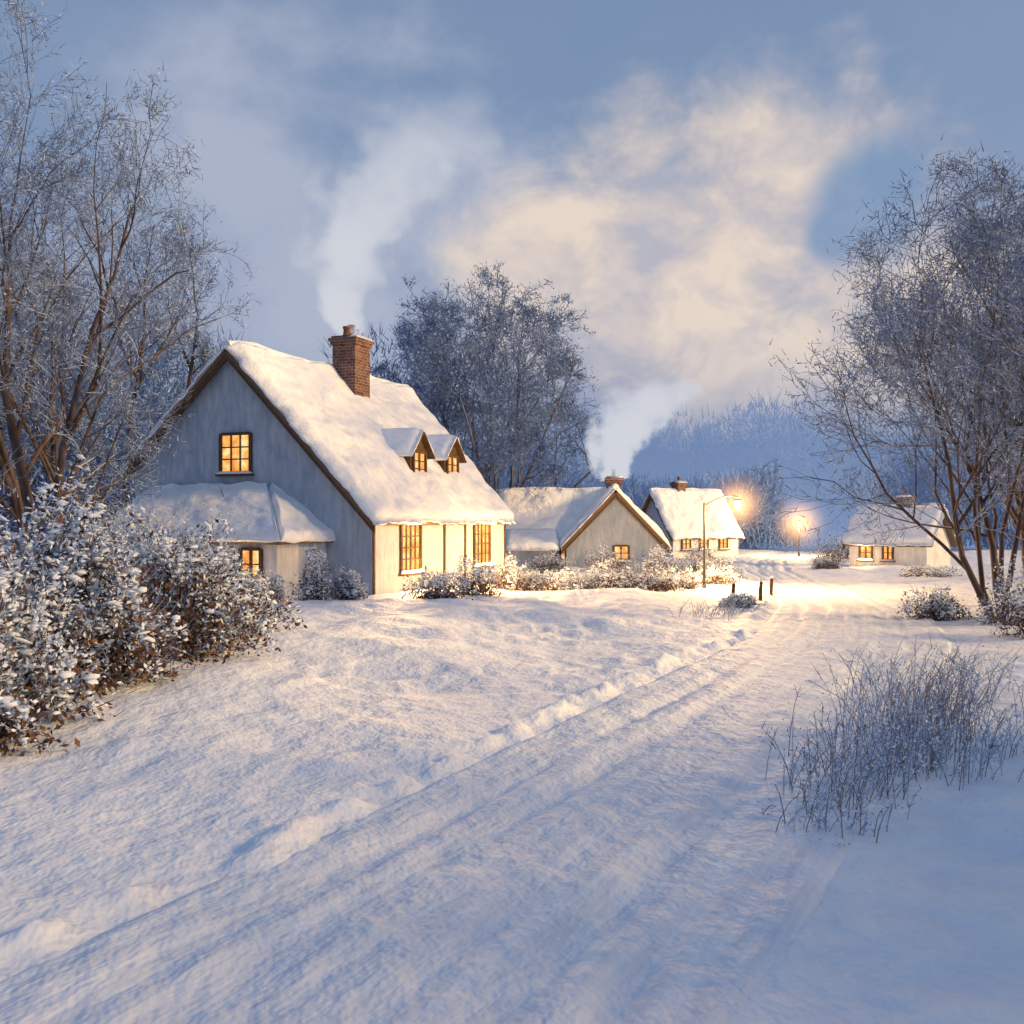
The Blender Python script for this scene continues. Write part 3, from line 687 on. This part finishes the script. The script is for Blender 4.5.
# ------------------------------------------------------------------ smoke
def self_lit_smoke(name,x0,y0,z0,Hh,c1,c2,r0,r1,dens,ns,core=.95):
    zz=np.linspace(0,1,14);xc_=x0+c1*zz+c2*zz*zz
    m_=MB();pp=np.stack([xc_,np.full(14,y0),z0+Hh*zz],-1)
    m_.tube(pp,(r0+r1*zz**.8)*1.5+.1,10,0)
    mat=bpy.data.materials.new('self_lit_smoke');mat.use_nodes=True;nt=mat.node_tree;nt.nodes.clear()
    o=nt.nodes.new('ShaderNodeOutputMaterial');tc=nt.nodes.new('ShaderNodeTexCoord');sp=nt.nodes.new('ShaderNodeSeparateXYZ')
    nt.links.new(tc.outputs['Object'],sp.inputs[0])
    t=math_(nt,'DIVIDE',math_(nt,'SUBTRACT',sp.outputs[2],z0),Hh);tc_=math_(nt,'MAXIMUM',t,0)
    xc=math_(nt,'ADD',math_(nt,'MULTIPLY',tc_,c1),math_(nt,'MULTIPLY',math_(nt,'MULTIPLY',tc_,tc_),c2))
    dx=math_(nt,'SUBTRACT',math_(nt,'SUBTRACT',sp.outputs[0],x0),xc);dy=math_(nt,'SUBTRACT',sp.outputs[1],y0)
    dist=math_(nt,'SQRT',math_(nt,'ADD',math_(nt,'MULTIPLY',dx,dx),math_(nt,'MULTIPLY',dy,dy)))
    rad=math_(nt,'ADD',math_(nt,'MULTIPLY',math_(nt,'POWER',tc_,.8),r1),r0)
    dn=math_(nt,'DIVIDE',dist,rad)
    nz=noise(nt,tc.outputs['Object'],ns,3,.6,0)
    nn=math_(nt,'MULTIPLY',math_(nt,'SUBTRACT',nz,.5),3.2)
    d=math_(nt,'MULTIPLY',math_(nt,'ADD',math_(nt,'SUBTRACT',core,dn),nn),1.5,True)
    fade=math_(nt,'POWER',math_(nt,'SUBTRACT',1,tc_,True),.8)
    d=math_(nt,'MULTIPLY',d,fade)
    thin=math_(nt,'DIVIDE',dens,rad)
    d=math_(nt,'MULTIPLY',d,thin)
    sc=N(nt,'ShaderNodeVolumeAbsorption',Color=(0,0,0,1));nt.links.new(d,sc.inputs['Density'])
    em=nt.nodes.new('ShaderNodeEmission');em.inputs['Color'].default_value=(.64,.66,.72,1);nt.links.new(d,em.inputs['Strength'])  # light on the smoke is painted in as its own emission
    ad=nt.nodes.new('ShaderNodeAddShader');nt.links.new(sc.outputs[0],ad.inputs[0]);nt.links.new(em.outputs[0],ad.inputs[1])
    nt.links.new(ad.outputs[0],o.inputs['Volume'])
    m_.build(name,[mat])
self_lit_smoke('chimney_smoke',-6.65,42.1,10.3,9.4,-3.2,8.6,.4,3.1,2.6,.6,1.0)
self_lit_smoke('chimney_smoke',5.3,53.5,4.8,5.2,-.9,4.4,.5,1.7,5.5,.9,1.2)

# ------------------------------------------------------------------ world
SUN=Vector((.93,-.19,.35)).normalized()
w=bpy.data.worlds.new('World');scene.world=w;w.use_nodes=True;nt=w.node_tree;nt.nodes.clear()
o=nt.nodes.new('ShaderNodeOutputWorld');bg=nt.nodes.new('ShaderNodeBackground');nt.links.new(bg.outputs[0],o.inputs[0])
sky=nt.nodes.new('ShaderNodeTexSky');sky.sky_type='NISHITA';sky.sun_disc=False
sky.sun_elevation=math.asin(SUN.z);sky.sun_rotation=math.atan2(SUN.x,SUN.y)
tc=nt.nodes.new('ShaderNodeTexCoord');D=tc.outputs['Generated']
sp=nt.nodes.new('ShaderNodeSeparateXYZ');nt.links.new(D,sp.inputs[0])
mp=nt.nodes.new('ShaderNodeMapping');mp.inputs['Scale'].default_value=(1,1,1.35);nt.links.new(D,mp.inputs[0])
n1=noise(nt,mp.outputs[0],4.0,5,.52,.25);n2=noise(nt,mp.outputs[0],11,4,.6,.3)
base=ramp(nt,[(0,(.15,.24,.42)),(.5,(.165,.26,.46)),(.56,(.34,.375,.52)),(.66,(.23,.315,.485)),(.78,(.165,.255,.42)),(1,(.13,.225,.43))],
          math_(nt,'ADD',math_(nt,'MULTIPLY',sp.outputs[2],.5),.5))
def blobmask(lst):
    acc=None
    for (x,y,r) in lst:
        v=Vector(((x-512)/1024,1,(520-y)/1024)).normalized()
        vm=nt.nodes.new('ShaderNodeVectorMath');vm.operation='DISTANCE';nt.links.new(D,vm.inputs[0]);vm.inputs[1].default_value=v
        t=math_(nt,'SUBTRACT',1,math_(nt,'DIVIDE',vm.outputs['Value'],r/1024))
        if acc is None: acc=t
        else:
            n=nt.nodes.new('ShaderNodeMath');n.operation='SMOOTH_MAX';nt.links.new(acc,n.inputs[0]);nt.links.new(t,n.inputs[1]);n.inputs[2].default_value=.3;acc=n.outputs[0]
    return acc
def cl(mask,amp,gain,off):
    nn=math_(nt,'ADD',math_(nt,'MULTIPLY',math_(nt,'SUBTRACT',n1,.5),amp),math_(nt,'MULTIPLY',math_(nt,'SUBTRACT',n2,.5),amp*.5))
    v=math_(nt,'MULTIPLY',math_(nt,'ADD',math_(nt,'ADD',mask,nn),off),gain,True)
    mr=nt.nodes.new('ShaderNodeMapRange');mr.interpolation_type='SMOOTHSTEP';nt.links.new(v,mr.inputs[0]);return mr.outputs[0]
def mix(a,b,f):
    m=N(nt,'ShaderNodeMix',data_type='RGBA');nt.links.new(f,m.inputs[0])
    nt.links.new(a,m.inputs[6])
    if isinstance(b,tuple): m.inputs[7].default_value=(*b,1)
    else: nt.links.new(b,m.inputs[7])
    return m.outputs[2]
c=base.outputs[0]
c=mix(c,(.265,.34,.50),math_(nt,'MULTIPLY',math_(nt,'SUBTRACT',n1,.5),2.4,True))
c=mix(c,(.155,.25,.435),math_(nt,'MULTIPLY',math_(nt,'SUBTRACT',.47,n1),3.0,True))
c=mix(c,(.44,.48,.60),math_(nt,'MULTIPLY',cl(blobmask([(260,170,170),(430,170,150),(320,290,170),(480,190,150)]),2.0,1.2,-.15),.85))
cream=ramp(nt,[(.33,(.50,.49,.55)),(.47,(.66,.58,.56)),(.60,(.82,.69,.59))],n2)
c=mix(c,cream.outputs[0],cl(blobmask([(700,250,215),(790,150,110),(620,340,180),(860,330,180),(720,380,220),(540,250,110),(1000,340,140)]),1.8,1.2,-.05))
c=mix(c,(.19,.31,.51),math_(nt,'MULTIPLY',cl(blobmask([(870,200,75),(835,235,40)]),1.2,1.8,-.1),.85))
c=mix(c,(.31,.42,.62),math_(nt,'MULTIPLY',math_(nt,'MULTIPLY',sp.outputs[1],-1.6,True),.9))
sk=nt.nodes.new('ShaderNodeVectorMath');sk.operation='SCALE';nt.links.new(sky.outputs[0],sk.inputs[0]);sk.inputs['Scale'].default_value=.006
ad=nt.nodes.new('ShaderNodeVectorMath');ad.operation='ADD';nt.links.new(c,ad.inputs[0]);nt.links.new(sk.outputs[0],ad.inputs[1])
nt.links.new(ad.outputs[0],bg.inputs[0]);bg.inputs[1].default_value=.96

sd=bpy.data.lights.new('sun','SUN');sd.energy=4.5;sd.angle=R(12);sd.color=(1,.64,.26)
so=bpy.data.objects.new('sun',sd);COL.objects.link(so);so.rotation_euler=SUN.to_track_quat('Z','Y').to_euler()

cd=bpy.data.cameras.new('camera');co=bpy.data.objects.new('camera',cd);COL.objects.link(co)
co.location=(0,0,2.7);co.rotation_euler=(R(90),0,0);cd.lens=36;cd.sensor_width=36;cd.shift_y=8/1024
cd.clip_end=4000;scene.camera=co
print('faces',sum(len(m.polygons) for m in bpy.data.meshes))
